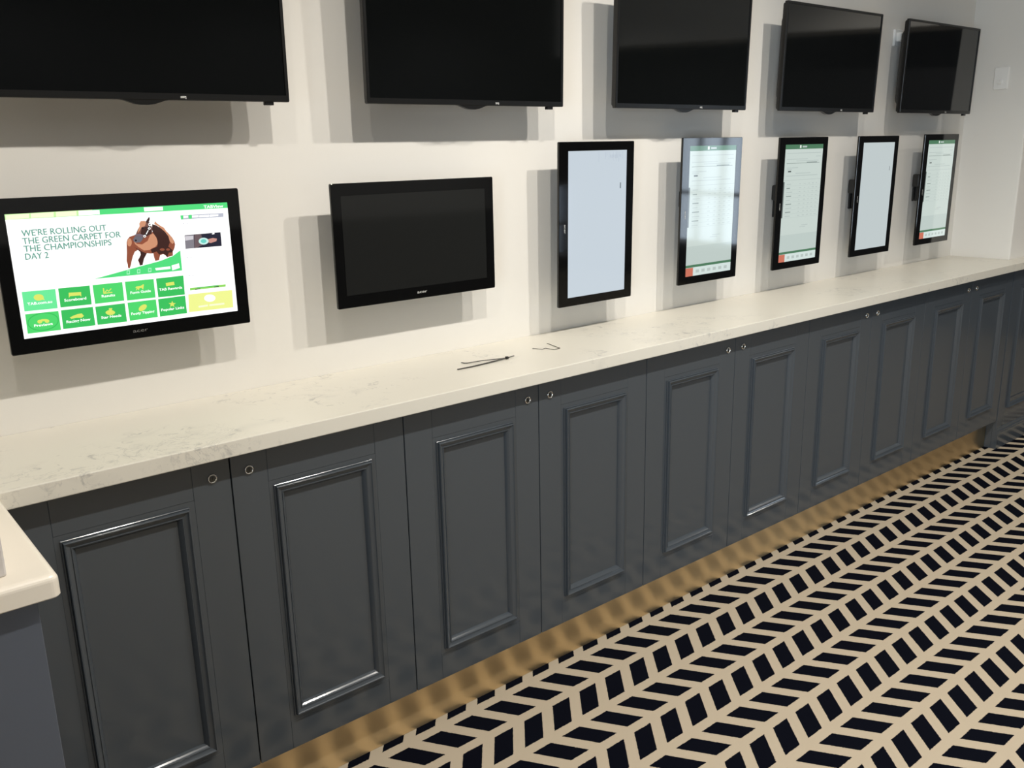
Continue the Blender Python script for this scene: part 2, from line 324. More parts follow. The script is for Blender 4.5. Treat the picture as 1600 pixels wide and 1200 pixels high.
('p','icon',3,[(0.1044,0.3196),(0.1027,0.3118),(0.0992,0.3051),(0.0942,0.3003),(0.0882,0.2978),(0.0818,0.2979),(0.0756,0.3006),(0.0702,0.3056),(0.0662,0.3124),(0.0639,0.3202),(0.0635,0.3285),(0.0652,0.3363),(0.0686,0.343),(0.0736,0.3478),(0.0796,0.3503),(0.086,0.3502),(0.0922,0.3476),(0.0976,0.3426),(0.1017,0.3359),(0.104,0.328)]),
('p','icon',3,[(0.0942,0.3068),(0.1071,0.2953),(0.1018,0.3223)]),
('p','icon',3,[(0.2102,0.336),(0.2631,0.3314),(0.2617,0.2921),(0.2566,0.3042),(0.2145,0.3066),(0.2079,0.2927)]),
('p','icon',3,[(0.3598,0.3441),(0.3646,0.3431),(0.3646,0.3046),(0.3998,0.3044),(0.3991,0.2957),(0.359,0.2948)]),
('p','icon',3,[(0.3658,0.3098),(0.3772,0.3295),(0.3835,0.3172),(0.3964,0.3366),(0.3972,0.3281),(0.3836,0.3078),(0.377,0.3185),(0.3682,0.3038)]),
('p','icon',3,[(0.5059,0.317),(0.5111,0.3271),(0.532,0.3285),(0.5433,0.3403),(0.5476,0.3367),(0.5417,0.2955),(0.5374,0.2981),(0.5353,0.311),(0.5248,0.3103),(0.5212,0.2941),(0.5178,0.2965),(0.5158,0.3093),(0.5102,0.2936),(0.5074,0.297),(0.5116,0.313)]),
('p','icon',3,[(0.6508,0.3304),(0.6915,0.3338),(0.6928,0.3048),(0.652,0.3015)]),
('p','icon',3,[(0.0833,0.1234),(0.0824,0.1188),(0.0806,0.1149),(0.0781,0.112),(0.0751,0.1106),(0.072,0.1106),(0.0689,0.1121),(0.0663,0.115),(0.0644,0.119),(0.0633,0.1236),(0.0632,0.1285),(0.0641,0.1331),(0.0658,0.137),(0.0683,0.1398),(0.0713,0.1413),(0.0744,0.1413),(0.0775,0.1397),(0.0801,0.1369),(0.0821,0.1329),(0.0831,0.1283)]),
('p','icon',3,[(0.1125,0.1205),(0.1116,0.1161),(0.11,0.1124),(0.1076,0.1097),(0.1048,0.1083),(0.1018,0.1083),(0.0989,0.1098),(0.0964,0.1125),(0.0946,0.1162),(0.0936,0.1206),(0.0935,0.1252),(0.0943,0.1296),(0.096,0.1333),(0.0983,0.136),(0.1011,0.1374),(0.1041,0.1374),(0.107,0.1359),(0.1095,0.1332),(0.1113,0.1295),(0.1124,0.1251)]),
('p','icon',3,[(0.0732,0.139),(0.0854,0.1446),(0.1022,0.1405),(0.1068,0.1306),(0.1008,0.1234),(0.0776,0.127)]),
('p','icon',3,[(0.1996,0.1297),(0.2185,0.1428),(0.2347,0.15),(0.2528,0.1523),(0.2611,0.128),(0.25,0.1151),(0.2279,0.1205),(0.2053,0.1172)]),
('p','icon',3,[(0.3996,0.1245),(0.3981,0.1183),(0.3946,0.1132),(0.3896,0.1097),(0.3834,0.1082),(0.3768,0.1087),(0.3703,0.1113),(0.3646,0.1157),(0.3602,0.1215),(0.3577,0.128),(0.3571,0.1346),(0.3586,0.1408),(0.3621,0.1459),(0.3671,0.1494),(0.3732,0.151),(0.3798,0.1504),(0.3863,0.1479),(0.392,0.1435),(0.3964,0.1378),(0.399,0.1312)]),
('p','icon',3,[(0.3738,0.1669),(0.3896,0.166),(0.385,0.142),(0.3751,0.1443)]),
('p','icon',3,[(0.5478,0.1554),(0.5486,0.148),(0.5474,0.1394),(0.5444,0.1306),(0.5399,0.1224),(0.5342,0.1156),(0.528,0.1108),(0.5218,0.1086),(0.5163,0.1091),(0.512,0.1124),(0.5093,0.118),(0.5085,0.1254),(0.5097,0.1339),(0.5127,0.1427),(0.5172,0.1509),(0.5228,0.1577),(0.529,0.1625),(0.5352,0.1647),(0.5407,0.1642),(0.545,0.161)]),
('p','icon',3,[(0.6725,0.1656),(0.6758,0.145),(0.6888,0.141),(0.6776,0.1302),(0.6799,0.1092),(0.6697,0.1232),(0.658,0.1142),(0.6629,0.1336),(0.6535,0.149),(0.6667,0.147)]),
('t', 'white', 3, 'TAB.com.au', 0.0343, 0.2691, 0.1017, 0.021),
('t', 'white', 3, 'Scoreboard', 0.1872, 0.2657, 0.0945, 0.0215),
('t', 'white', 3, 'Results', 0.3498, 0.2655, 0.06, 0.0205),
('t', 'white', 3, 'Form Guide', 0.4803, 0.2673, 0.0956, 0.021),
('t', 'white', 3, 'TAB Rewards', 0.6156, 0.2659, 0.1125, 0.0214),
('t', 'white', 3, 'Previews', 0.0477, 0.0868, 0.0772, 0.0212),
('t', 'white', 3, 'Racing Now', 0.1829, 0.0844, 0.1044, 0.0225),
('t', 'white', 3, 'Star Needs', 0.3348, 0.0844, 0.0911, 0.0207),
('t', 'white', 3, 'Footy Tipping', 0.4718, 0.0843, 0.1097, 0.0212),
('t', 'white', 3, 'Popular Links', 0.6141, 0.0849, 0.1133, 0.0217),
('p','greybar',2,[(0.759,0.909),(0.9752,0.906),(0.9741,0.8726),(0.7601,0.8724)]),
('p','green',3,[(0.7598,0.9089),(0.7723,0.9091),(0.7708,0.8735),(0.7601,0.8724)]),
('p','green',3,[(0.799,0.9094),(0.8147,0.9094),(0.8137,0.8743),(0.7989,0.8743)]),
('p','white',3.5,[(0.774,0.9026),(0.7963,0.902),(0.7951,0.8848),(0.7728,0.8837)]),
('p','white',3.5,[(0.8164,0.9014),(0.8488,0.9005),(0.8478,0.8836),(0.8152,0.8827)]),
('p','white',3.5,[(0.8524,0.9004),(0.9027,0.899),(0.9016,0.8824),(0.8513,0.8819)]),
('p','white',3.5,[(0.905,0.8989),(0.9489,0.8977),(0.9479,0.8814),(0.9038,0.8808)]),
('p','photodark',2,[(0.7688,0.7339),(0.9508,0.7367),(0.9503,0.612),(0.7663,0.6134)]),
('p','photogrey',3,[(0.7688,0.7339),(0.8147,0.7342),(0.8091,0.6126),(0.7663,0.6134)]),
('p','photolight',4,[(0.7701,0.7257),(0.8118,0.7241),(0.8097,0.692),(0.7692,0.6856)]),
('p','photobrown',3,[(0.8168,0.7315),(0.8509,0.7327),(0.8588,0.6403),(0.8205,0.6133),(0.8106,0.6148)]),
('p','skin',4,[(0.8799,0.6823),(0.9082,0.6906),(0.9287,0.6812),(0.925,0.6595),(0.8962,0.6471),(0.8804,0.6535)]),
('p','cyanlight',5,[(0.8849,0.6652),(0.883,0.6558),(0.8789,0.6477),(0.8729,0.6417),(0.8656,0.6383),(0.8578,0.638),(0.8501,0.6406),(0.8435,0.646),(0.8384,0.6536),(0.8354,0.6626),(0.8348,0.6723),(0.8366,0.6816),(0.8407,0.6896),(0.8466,0.6956),(0.8538,0.699),(0.8617,0.6995),(0.8693,0.6969),(0.876,0.6916),(0.8812,0.684),(0.8842,0.6749)]),
('p','cyan',6,[(0.8743,0.6667),(0.8733,0.6613),(0.8709,0.6566),(0.8674,0.6531),(0.8632,0.6512),(0.8586,0.6509),(0.8542,0.6525),(0.8503,0.6556),(0.8473,0.66),(0.8455,0.6652),(0.8452,0.6708),(0.8462,0.6762),(0.8486,0.6809),(0.8521,0.6843),(0.8563,0.6863),(0.8608,0.6865),(0.8653,0.685),(0.8692,0.6819),(0.8722,0.6776),(0.874,0.6723)]),
('p','white',5,[(0.9036,0.7281),(0.9158,0.7372),(0.9207,0.7259),(0.9102,0.7215)]),
('p','greybar',2,[(0.7676,0.8381),(0.7721,0.8383),(0.7716,0.8312),(0.7672,0.8317)]),
('p','greybar',2,[(0.7853,0.836),(0.7889,0.8364),(0.7884,0.8292),(0.7849,0.8296)]),
('p','greybar',2,[(0.768,0.5401),(0.7725,0.5402),(0.7721,0.533),(0.7676,0.5337)]),
('p','greybar',2,[(0.7859,0.5372),(0.7895,0.5374),(0.7891,0.5302),(0.7855,0.5308)]),
('p','greybar',2,[(0.7683,0.3782),(0.7728,0.3782),(0.7723,0.3709),(0.7678,0.3717)]),
('p','greybar',2,[(0.7862,0.3749),(0.7899,0.375),(0.7894,0.3677),(0.7858,0.3684)]),
('p','limegreen',2,[(0.7661,0.2615),(0.9504,0.2595),(0.9491,0.2385),(0.7657,0.2409)]),
('p','darkgreen',3,[(0.7904,0.2482),(0.818,0.2492),(0.8175,0.241),(0.7912,0.2398)]),
('p','darkgreen',3,[(0.888,0.2492),(0.9142,0.2524),(0.9136,0.2432),(0.8889,0.2414)]),
('p','green2',3,[(0.8026,0.2607),(0.9099,0.2591),(0.9095,0.2525),(0.8022,0.2541)]),
('p','paleyellow',2,[(0.7548,0.2059),(0.9806,0.2005),(0.9782,0.0377),(0.7485,0.0447)]),
('p','white',3,[(0.8895,0.1432),(0.8875,0.1332),(0.8828,0.1248),(0.8759,0.1188),(0.8676,0.1158),(0.8586,0.1162),(0.8498,0.1198),(0.8422,0.1263),(0.8363,0.1351),(0.8328,0.1452),(0.8321,0.1558),(0.8341,0.1657),(0.8387,0.1741),(0.8455,0.1801),(0.8538,0.1831),(0.8627,0.1828),(0.8715,0.1793),(0.8793,0.1729),(0.8852,0.1641),(0.8887,0.1539)]),
('p','paleyellow2',3,[(0.7988,0.0917),(0.8478,0.0932),(0.8467,0.0765),(0.7991,0.0748)]),
('p','paleyellow2',3,[(0.8548,0.0933),(0.933,0.091),(0.933,0.0739),(0.8547,0.0764)])]
CARPET_LIGHT = (0.575, 0.48, 0.355, 1); CARPET_DARK = (0.0035, 0.0042, 0.0085, 1)
QUARTZ = (0.77, 0.735, 0.645, 1); QUARTZ_VEIN = (0.36, 0.35, 0.33, 1)
BRASS = (0.82, 0.63, 0.37, 1)
M = {}
M['wall'] = plain('cream_wall_paint', (0.80, 0.775, 0.725, 1), 0.65, bump=0.12, bscale=240)
M['ceiling'] = plain('white_ceiling_paint', (0.80, 0.79, 0.775, 1), 0.8, bump=0.05)
M['darkwall'] = plain('charcoal_wall_paint', (0.035, 0.037, 0.042, 1), 0.6, bump=0.1)
M['greyband'] = plain('mid_grey_reflection_band', (0.38, 0.38, 0.37, 1), 0.6, bump=0.1)
M['carpet'] = carpet_material()
M['quartz'] = quartz_material()
M['brass'] = brass_material()
M['paint'] = plain('blue_grey_cabinet_paint', (0.063, 0.074, 0.086, 1), 0.145, spec=0.6, bump=0.0)
M['paint_side'] = plain('frontlit_cabinet_paint', (0.098, 0.113, 0.145, 1), 0.4, bump=0.03, bscale=60)  # base lightened to stand in for the frontal light on the side counter
M['carcass'] = plain('dark_carcass_board', (0.012, 0.013, 0.015, 1), 0.7, bump=0.03)
M['laminate'] = plain('ivory_solid_surface', (0.87, 0.80, 0.69, 1), 0.3, var=0.01, bscale=8)
M['greybox'] = plain('pale_grey_plastic', (0.60, 0.57, 0.55, 1), 0.4, bump=0.03)
M['chrome'] = plain('polished_chrome', (0.82, 0.82, 0.80, 1), 0.14, metal=1.0, bump=0.01)
M['gunmetal'] = plain('dark_lock_barrel', (0.10, 0.10, 0.095, 1), 0.3, metal=1.0, bump=0.01)
M['keyhole'] = plain('dark_keyhole', (0.01, 0.01, 0.01, 1), 0.5, bump=0.01)
M['tvplastic'] = plain('black_television_plastic', (0.008, 0.008, 0.008, 1), 0.3, spec=0.4, bump=0.02, bscale=500)
M['tvglass'] = plain('black_television_panel', (0.0035, 0.004, 0.004, 1), 0.05, spec=0.62, bump=0.0)
M['housing'] = plain('matte_black_housing', (0.010, 0.010, 0.010, 1), 0.55, bump=0.08, bscale=400)
M['bezel'] = plain('gloss_black_bezel', (0.0035, 0.0035, 0.0035, 1), 0.05)
M['lcdoff'] = plain('unlit_display', (0.013, 0.0135, 0.013, 1), 0.06)
M['steel'] = plain('black_bracket_steel', (0.013, 0.013, 0.013, 1), 0.4, metal=0.0, bump=0.05)
M['bolt'] = plain('zinc_bolt', (0.6, 0.6, 0.6, 1), 0.3, metal=1.0, bump=0.02)
M['marklight'] = plain('silver_lettering', (0.72, 0.72, 0.70, 1), 0.4, bump=0.01)
M['markgrey'] = plain('grey_lettering', (0.16, 0.16, 0.155, 1), 0.4, bump=0.01)
M['whiteplastic'] = plain('white_plastic', (0.90, 0.885, 0.85, 1), 0.35, bump=0.02)
M['socketplastic'] = plain('white_socket_plastic', (0.84, 0.84, 0.82, 1), 0.35, bump=0.02)
M['tie'] = plain('black_nylon', (0.010, 0.009, 0.006, 1), 0.35, bump=0.03)
M['wire'] = plain('brown_nylon', (0.05, 0.04, 0.025, 1), 0.4, bump=0.03)
M['winframe'] = plain('white_window_frame', (0.75, 0.75, 0.74, 1), 0.4, bump=0.02)

def pane_material():
    m = bpy.data.materials.new('window_glass'); m.use_nodes = True
    nt = m.node_tree; nt.nodes.remove(nt.nodes['Principled BSDF'])
    t = nt.nodes.new('ShaderNodeBsdfTransparent'); g = nt.nodes.new('ShaderNodeBsdfGlossy'); g.inputs['Roughness'].default_value = 0.02
    fr = nt.nodes.new('ShaderNodeFresnel'); fr.inputs['IOR'].default_value = 1.45
    mx = nt.nodes.new('ShaderNodeMixShader')
    nt.links.new(fr.outputs[0], mx.inputs[0]); nt.links.new(t.outputs[0], mx.inputs[1]); nt.links.new(g.outputs[0], mx.inputs[2])
    nt.links.new(mx.outputs[0], nt.nodes['Material Output'].inputs[0])
    return m
M['pane'] = pane_material()

# ------------------------------------------------------------------ the room
X0, X1, Y0 = -2.2, 8.0, -6.4
bm = bmesh.new(); box(bm, X0, X1, Y0, 0.12, -0.06, 0.0); struct('floor', bm, M['carpet'])
bm = bmesh.new(); box(bm, X0-.1, X1+.1, Y0-.1, 0.14, CEIL, CEIL+0.1); struct('ceiling', bm, M['ceiling'])
bm = bmesh.new(); box(bm, X0, X_RET, 0.0, 0.12, 0.0, CEIL); struct('wall_back', bm, M['wall'])
# the wall steps forward at the right end of the alcove (its arris slightly rounded)
bm = bmesh.new()
arc = [(X_RET+0.008-0.008*math.cos(a*PI/8), Y_PIER+0.008-0.008*math.sin(a*PI/8)) for a in range(5)]
plan = [(X_RET, 0.12)] + arc + [(X1, Y_PIER), (X1, 0.12)]
loft(bm, [[(x, y, 0.0) for x, y in plan], [(x, y, CEIL) for x, y in plan]])
struct('wall_return', bm, M['wall'])
bm = bmesh.new()                                             # left wall with a window behind the camera
UY0, UY1, UZ0, UZ1 = -4.7, -2.7, 0.5, 2.3
for a in ((Y0, UY0, 0, CEIL), (UY1, 0.12, 0, CEIL), (UY0, UY1, 0, UZ0), (UY0, UY1, UZ1, CEIL)):
    box(bm, X0-0.12, X0, a[0], a[1], a[2], a[3])
struct('wall_left', bm, M['wall'])
bm = bmesh.new()                                             # right wall with a window opening
WY0, WY1, WZ0, WZ1 = -5.2, -3.9, 0.45, 1.75
for a in ((Y0, WY0, 0, CEIL), (WY1, 0.12, 0, CEIL), (WY0, WY1, 0, WZ0), (WY0, WY1, WZ1, CEIL)):
    box(bm, X1, X1+0.12, a[0], a[1], a[2], a[3])
struct('wall_right', bm, M['darkwall'])
bm = bmesh.new(); box(bm, X1-0.5, X1, Y0, Y_PIER, 2.5, CEIL); struct('trim_1', bm, M['wall'])
bm = bmesh.new()                                             # wall behind the camera: charcoal, its low window at right shaped for a screen reflection
VX0, VX1, VZ0, VZ1 = 6.8, 7.85, 0.15, 1.1
for a in ((X0, VX0, 0, CEIL), (VX1, X1, 0, CEIL), (VX0, VX1, 0, VZ0), (VX0, VX1, VZ1, CEIL)):
    box(bm, a[0], a[1], Y0-0.12, Y0, a[2], a[3])
struct('wall_front', bm, M['darkwall'])
bm = bmesh.new(); box(bm, X0, VX0-0.3, Y0, Y0+0.03, 0.98, 1.75); struct('reflection_band', bm, M['greyband'])  # unseen band added to show as a lighter reflection in the unlit monitor

def window(name, along, c0, c1, z0, z1, plane, out):
    """frame with upright mullions, one mesh, its pane a child"""
    fb = bmesh.new()
    def bar(a0, a1, b0, b1, d=0.05):
        lo, hi = (plane+out*0.03, plane+out*0.09) if out > 0 else (plane+out*0.09, plane+out*0.03)
        if along == 'y': box(fb, lo, hi, a0, a1, b0, b1, 0.004, 1)
        else: box(fb, a0, a1, lo, hi, b0, b1, 0.004, 1)
    bar(c0, c0+0.05, z0, z1); bar(c1-0.05, c1, z0, z1); bar(c0+.05, c1-.05, z0, z0+0.05); bar(c0+.05, c1-.05, z1-0.05, z1)
    n = 4  # mullions added for striped window reflections in the screens
    for k in range(1, n):
        c = c0+(c1-c0)*k/n; bar(c-0.025, c+0.025, z0+.05, z1-.05)
    zm = z0+(z1-z0)*.45
    for k in range(n):
        a = c0+(c1-c0)*k/n; b_ = c0+(c1-c0)*(k+1)/n
        bar(a+(.05 if k == 0 else .025), b_-(.05 if k == n-1 else .025), zm-.02, zm+.02)
    f = struct(name, fb, M['winframe'])
    pb = bmesh.new(); q = plane+out*0.06
    if along == 'y': box(pb, q-.003, q+.003, c0+.05, c1-.05, z0+.05, z1-.05)
    else: box(pb, c0+.05, c1-.05, q-.003, q+.003, z0+.05, z1-.05)
    obj('pane', pb, M['pane'], f)
window('window_1', 'y', WY0, WY1, WZ0, WZ1, X1, 1)
window('window_3', 'y', UY0, UY1, UZ0, UZ1, X0, -1)
window('window_2', 'x', VX0, VX1, VZ0, VZ1, Y0, -1)

# ------------------------------------------------------------------ cabinets under the long worktop
def rect_sweep(bm, x0, x1, z0, z1, prof, y):
    """moulding mitred round a rectangle; prof = (distance in from the outer edge, height off the face)"""
    rings = []
    for d, h in prof:
        rings.append([(x0+d, y-h, z0+d), (x1-d, y-h, z0+d), (x1-d, y-h, z1-d), (x0+d, y-h, z1-d)])
    R = [[bm.verts.new(p) for p in r] for r in rings]
    for a, b in zip(R, R[1:]):
        for i in range(4):
            bm.faces.new((a[i], a[(i+1) % 4], b[(i+1) % 4], b[i]))

MOULD = [(0, -0.004), (0, 0.0035), (0.0012, 0.0045), (0.0022, 0.0045), (0.0028, 0.0028), (0.0034, 0.0030), (0.0038, 0.0100), (0.0046, 0.0124), (0.0058, 0.0130), (0.0068, 0.0124),
         (0.0074, 0.0112), (0.0085, 0.0100), (0.0110, 0.0085), (0.0140, 0.0072), (0.0172, 0.0062), (0.0178, 0.0058), (0.0184, 0.0076), (0.0198, 0.0076), (0.0225, 0.0050), (0.0255, 0.0015), (0.0280, -0.0025), (0.0292, -0.0056)]

def door_mesh(x0, x1, z0, z1, ztop, zbot, stile=0.0895):
    """stiles, rails and a panel set 2 mm back, fine joints between them; front face at y = 0"""
    bm = bmesh.new(); b = 0.0009; T = 0.02
    box(bm, x0, x0+stile, 0, T, z0, z1, b, 1); box(bm, x1-stile, x1, 0, T, z0, z1, b, 1)
    box(bm, x0+stile, x1-stile, 0.0002, T, ztop, z1, b, 1); box(bm, x0+stile, x1-stile, 0.0002, T, z0, zbot, b, 1)
    # border of the centre board, then its field set back inside the moulding
    a, c, e, f = x0+stile, x1-stile, zbot, ztop; w = 0.025
    for q in ((a, a+w, e, f), (c-w, c, e, f), (a+w, c-w, e, e+w), (a+w, c-w, f-w, f)):
        box(bm, q[0], q[1], 0.0004, T, q[2], q[3])
    box(bm, a+w, c-w, 0.0055, T, e+w, f-w)
    return bm

def lock_mesh(cx, cz):
    bm = bmesh.new()
    lathe_y(bm, [(0.0112, 0.0), (0.0112, -0.0022), (0.0104, -0.0040), (0.0092, -0.0044), (0.0082, -0.0036), (0.0078, -0.0016)], cx, cz, 28, 0)
    lathe_y(bm, [(0.0078, -0.0010), (0.0077, -0.0018), (0.0062, -0.0026), (0.0001, -0.0030)], cx, cz, 28, 1)
    box(bm, cx-0.0008, cx+0.0008, -0.0034, -0.0028, cz-0.0036, cz+0.0036, mat=2)
    return bm

def make_cabinet():
    root = thing('cabinet', '', 'cabinet')
    bm = bmesh.new(); box(bm, 0.002, 2*W_DOOR-0.002, 0.022, 0.366, 0.160, H_UNDER-0.001, 0.001, 1)
    obj('carcass', bm, M['carcass'], root)
    for k in (0, 1):
        x0, x1 = k*W_DOOR+0.0015, (k+1)*W_DOOR-0.0015
        d = obj('door', door_mesh(x0, x1, 0.162, H_UNDER-0.002, 0.9065, 0.2425), M['paint'], root)
        bm = bmesh.new(); rect_sweep(bm, k*W_DOOR+0.102, k*W_DOOR+0.376, 0.2565, 0.8945, MOULD, 0.0004)
        o = obj('panel_moulding', bm, M['paint'], d, recalc=False)
        cx = W_DOOR+(-0.0445 if k == 0 else 0.0445)
        o = obj('lock', lock_mesh(cx, 0.9485), [M['chrome'], M['gunmetal'], M['keyhole']], d); o['label'] = 'round chrome cam lock'
        for p in o.data.polygons: p.use_smooth = len(p.vertices) == 4 and p.material_index < 2
    return root
cab = make_cabinet()
CABS = ['grey two door cabinet beside the white side counter, under the lit landscape monitor',
        'grey two door cabinet under the unlit landscape monitor, second from the white side counter',
        'grey two door cabinet at the middle of the run, third from the white counter',
        'grey two door cabinet fourth from the white side counter, strong carpet reflections on its doors',
        'grey two door cabinet at the far end of the run, against the end panel']
for i, lb in enumerate(CABS):
    c = cab if i == 0 else copy_tree(cab)
    c.location = (i*2*W_DOOR, Y_DOOR, 0); c['label'] = lb; c['group'] = 'two door cabinets under the long worktop'

bm = bmesh.new(); box(bm, -0.03, 4.803, -0.319, -0.305, 0.0, 0.158, 0.001, 1)
tag(obj('kickboard', bm, M['brass']), 'long brushed brass kickboard under the grey cabinet doors', 'kickboard')

# tall end panel that runs down to the carpet
ep = thing('end_panel', 'grey panel reaching the carpet at the far right end of the cabinet run', 'panel', (4.806, -0.371, 0))
bm = door_mesh(0.0, 0.62, 0.0, H_UNDER-0.001, 0.9065, 0.2425)
box(bm, 0.0, 0.62, 0.02, 0.0535, 0.0, H_UNDER-0.001)
obj('panel', bm, M['paint'], ep)
bm = bmesh.new(); rect_sweep(bm, 0.102, 0.518, 0.2165, 0.8945, MOULD, 0.0004); obj('panel_moulding', bm, M['paint'], ep, recalc=False)
bm = bmesh.new()
prof = [(0.0, 0.0), (-0.010, 0.0), (-0.010, 0.088), (-0.0085, 0.092), (-0.0085, 0.098), (-0.005, 0.106), (-0.004, 0.114), (0.0, 0.118)]
loft(bm, [[(0.0, y, z) for y, z in prof], [(0.62, y, z) for y, z in prof]]); obj('skirting', bm, M['paint'], ep)

# ------------------------------------------------------------------ long worktop
bm = bmesh.new()
plan = [(-2.2, -0.001), (-2.2, -0.410), (6.2, -0.410), (6.2, Y_PIER-0.001), (X_RET-0.001, Y_PIER-0.001), (X_RET-0.001, -0.001)]
lo = [bm.verts.new((x, y, H_UNDER)) for x, y in plan]; hi = [bm.verts.new((x, y, H_TOP)) for x, y in plan]
bm.faces.new(lo[::-1]); bm.faces.new(hi)
for i in range(6): bm.faces.new((lo[i], lo[(i+1) % 6], hi[(i+1) % 6], hi[i]))
es = [e for e in bm.edges if all(abs(v.co.y+0.410) < 1e-5 for v in e.verts) and abs(e.verts[0].co.z-e.verts[1].co.z) < 1e-5]
bmesh.ops.bevel(bm, geom=es, offset=0.0022, segments=2, profile=0.5, affect='EDGES')
tag(obj('worktop', bm, M['quartz']), 'long cream stone worktop with grey flecks above the grey cabinets', 'worktop')

# ------------------------------------------------------------------ side counter at the left
sc_ = thing('side_counter', 'front-lit blue grey side counter with ivory rounded top at the left edge', 'counter', (-0.9, -0.62, 0))
bm = bmesh.new(); box(bm, -0.4, 0.866, -0.228, 0.617, 0.0, H_UNDER-0.001, 0.0012, 1); obj('body', bm, M['paint_side'], sc_)
rad = 0.011
def side_top():
    b = bmesh.new()
    x0, x1, y0, y1, r = -0.42, 0.899, -0.246, 0.2090, 0.014
    def ring(i, z):
        p = [(x0, y1, z), (x0, y0+i, z)]
        for k in range(7):
            a = -PI/2+k*PI/12; p.append((x1-r+(r-i)*math.cos(a), y0+r+(r-i)*math.sin(a), z))
        p.append((x1-i, y1, z)); return p
    rg = [ring(0.002, H_UNDER), ring(0, H_UNDER+0.002), ring(0, H_TOP-rad)]
    for k in range(1, 6):
        a = k*PI/10; rg.append(ring(rad*(1-math.cos(a)), H_TOP-rad+rad*math.sin(a)))
    loft(b, rg); return b
o = obj('counter_top', side_top(), M['laminate'], sc_); o['label'] = 'ivory rounded top'
gb = thing('equipment_box', 'pale grey box standing on the ivory side counter, cut by the left edge', 'box', (-0.24, -0.70, H_TOP))
bm = bmesh.new(); slab(bm, -0.175, 0.175, 0.0, 0.22, -0.122, 0.12, 0.004, 0.003); obj('shell', bm, M['greybox'], gb)
bm = bmesh.new(); box(bm, -0.165, 0.165, -0.112, 0.11, 0.22, 0.232, 0.004, 2); obj('lid', bm, M['greybox'], gb)

# ------------------------------------------------------------------ televisions
TVX = [0.469, 1.419, 2.380, 3.329, 4.288]
def make_tv():
    W, H, D = 0.361, 0.412, -0.12
    r = thing('television', '', 'television')
    bm = bmesh.new(); ring_frame(bm, -W, W, 0, H, -W+0.009, W-0.009, 0.0155, H-0.0095, D, D+0.0145, 0.004, 0.0018)
    obj('bezel', bm, M['tvplastic'], r)
    bm = bmesh.new(); slab(bm, -W+0.0088, W-0.0088, 0.0153, H-0.0093, D+0.0028, D+0.012, 0.0009, 0.0003); obj('screen', bm, M['tvglass'], r)
    bm = bmesh.new(); yb = D+0.0135
    loft(bm, [rrect(-W+.004, W-.004, .004, H-.004, yb, .006), rrect(-W+.006, W-.006, .006, H-.006, yb+.012, .008), rrect(-W+.03, W-.03, .03, H-.03, yb+.02, .012),
              rrect(-W+.05, W-.05, .045, H-.05, yb+.045, .02), rrect(-W+.075, W-.075, .07, H-.075, yb+.055, .02)])
    obj('rear_housing', bm, M['housing'], r)
    bm = bmesh.new()                                       # receiver lip that swells below the lower edge
    top = [(-0.062, 0.0008), (-0.046, -0.0015), (-0.034, -0.0055), (-0.022, -0.0092), (-0.008, -0.0112), (0.008, -0.0112), (0.022, -0.0092), (0.034, -0.0055), (0.046, -0.0015), (0.062, 0.0008)]
    pts = top+[(0.062, 0.004), (-0.062, 0.004)]
    loft(bm, [[(x, D+0.0015, z) for x, z in pts], [(x, D+0.016, z) for x, z in pts]]); obj('receiver_lip', bm, M['tvplastic'], r)
    bm = bmesh.new(); box(bm, 0.296, 0.319, D+0.003, D+0.017, -0.0082, 0.001, 0.0015, 2); obj('power_button', bm, M['tvplastic'], r)
    bm = bmesh.new()
    for q in ((0.0825, 0.0925, 0.0080, 0.0094), (0.0825, 0.0925, 0.0052, 0.0066), (0.0942, 0.0958, 0.0028, 0.0094), (0.0925, 0.0942, 0.0080, 0.0094)):
        box(bm, q[0], q[1], D-0.0004, D+0.0006, q[2], q[3])
    o = obj('logo', bm, M['marklight'], r); o['label'] = 'small silver mark'
    bm = bmesh.new()
    box(bm, -0.13, 0.13, -0.012, -0.0005, 0.10, 0.32, 0.002, 1)
    for s in (-0.10, 0.10): box(bm, s-0.016, s+0.016, -0.054, -0.012, 0.075, 0.345, 0.002, 1)
    obj('wall_mount', bm, M['steel'], r)
    return r
tv = make_tv()
TVL = ['black wall television above the lit landscape monitor, cut by the left edge',
       'black wall television above the unlit landscape monitor, second in the upper row',
       'black wall television above the first two portrait monitors, its top cut off',
       'black wall television fourth along the row, its whole tilted outline in view',
       'smallest looking black wall television, beside the right hand return wall and its white dimmer']
for i, x in enumerate(TVX):
    t = tv if i == 0 else copy_tree(tv)
    t.location = (x, 0, 1.795+0.12*math.sin(R_TV[i])); t['label'] = TVL[i]; t['group'] = 'wall televisions in the upper row'
    t.rotation_euler = (R_TV[i], 0, 0)

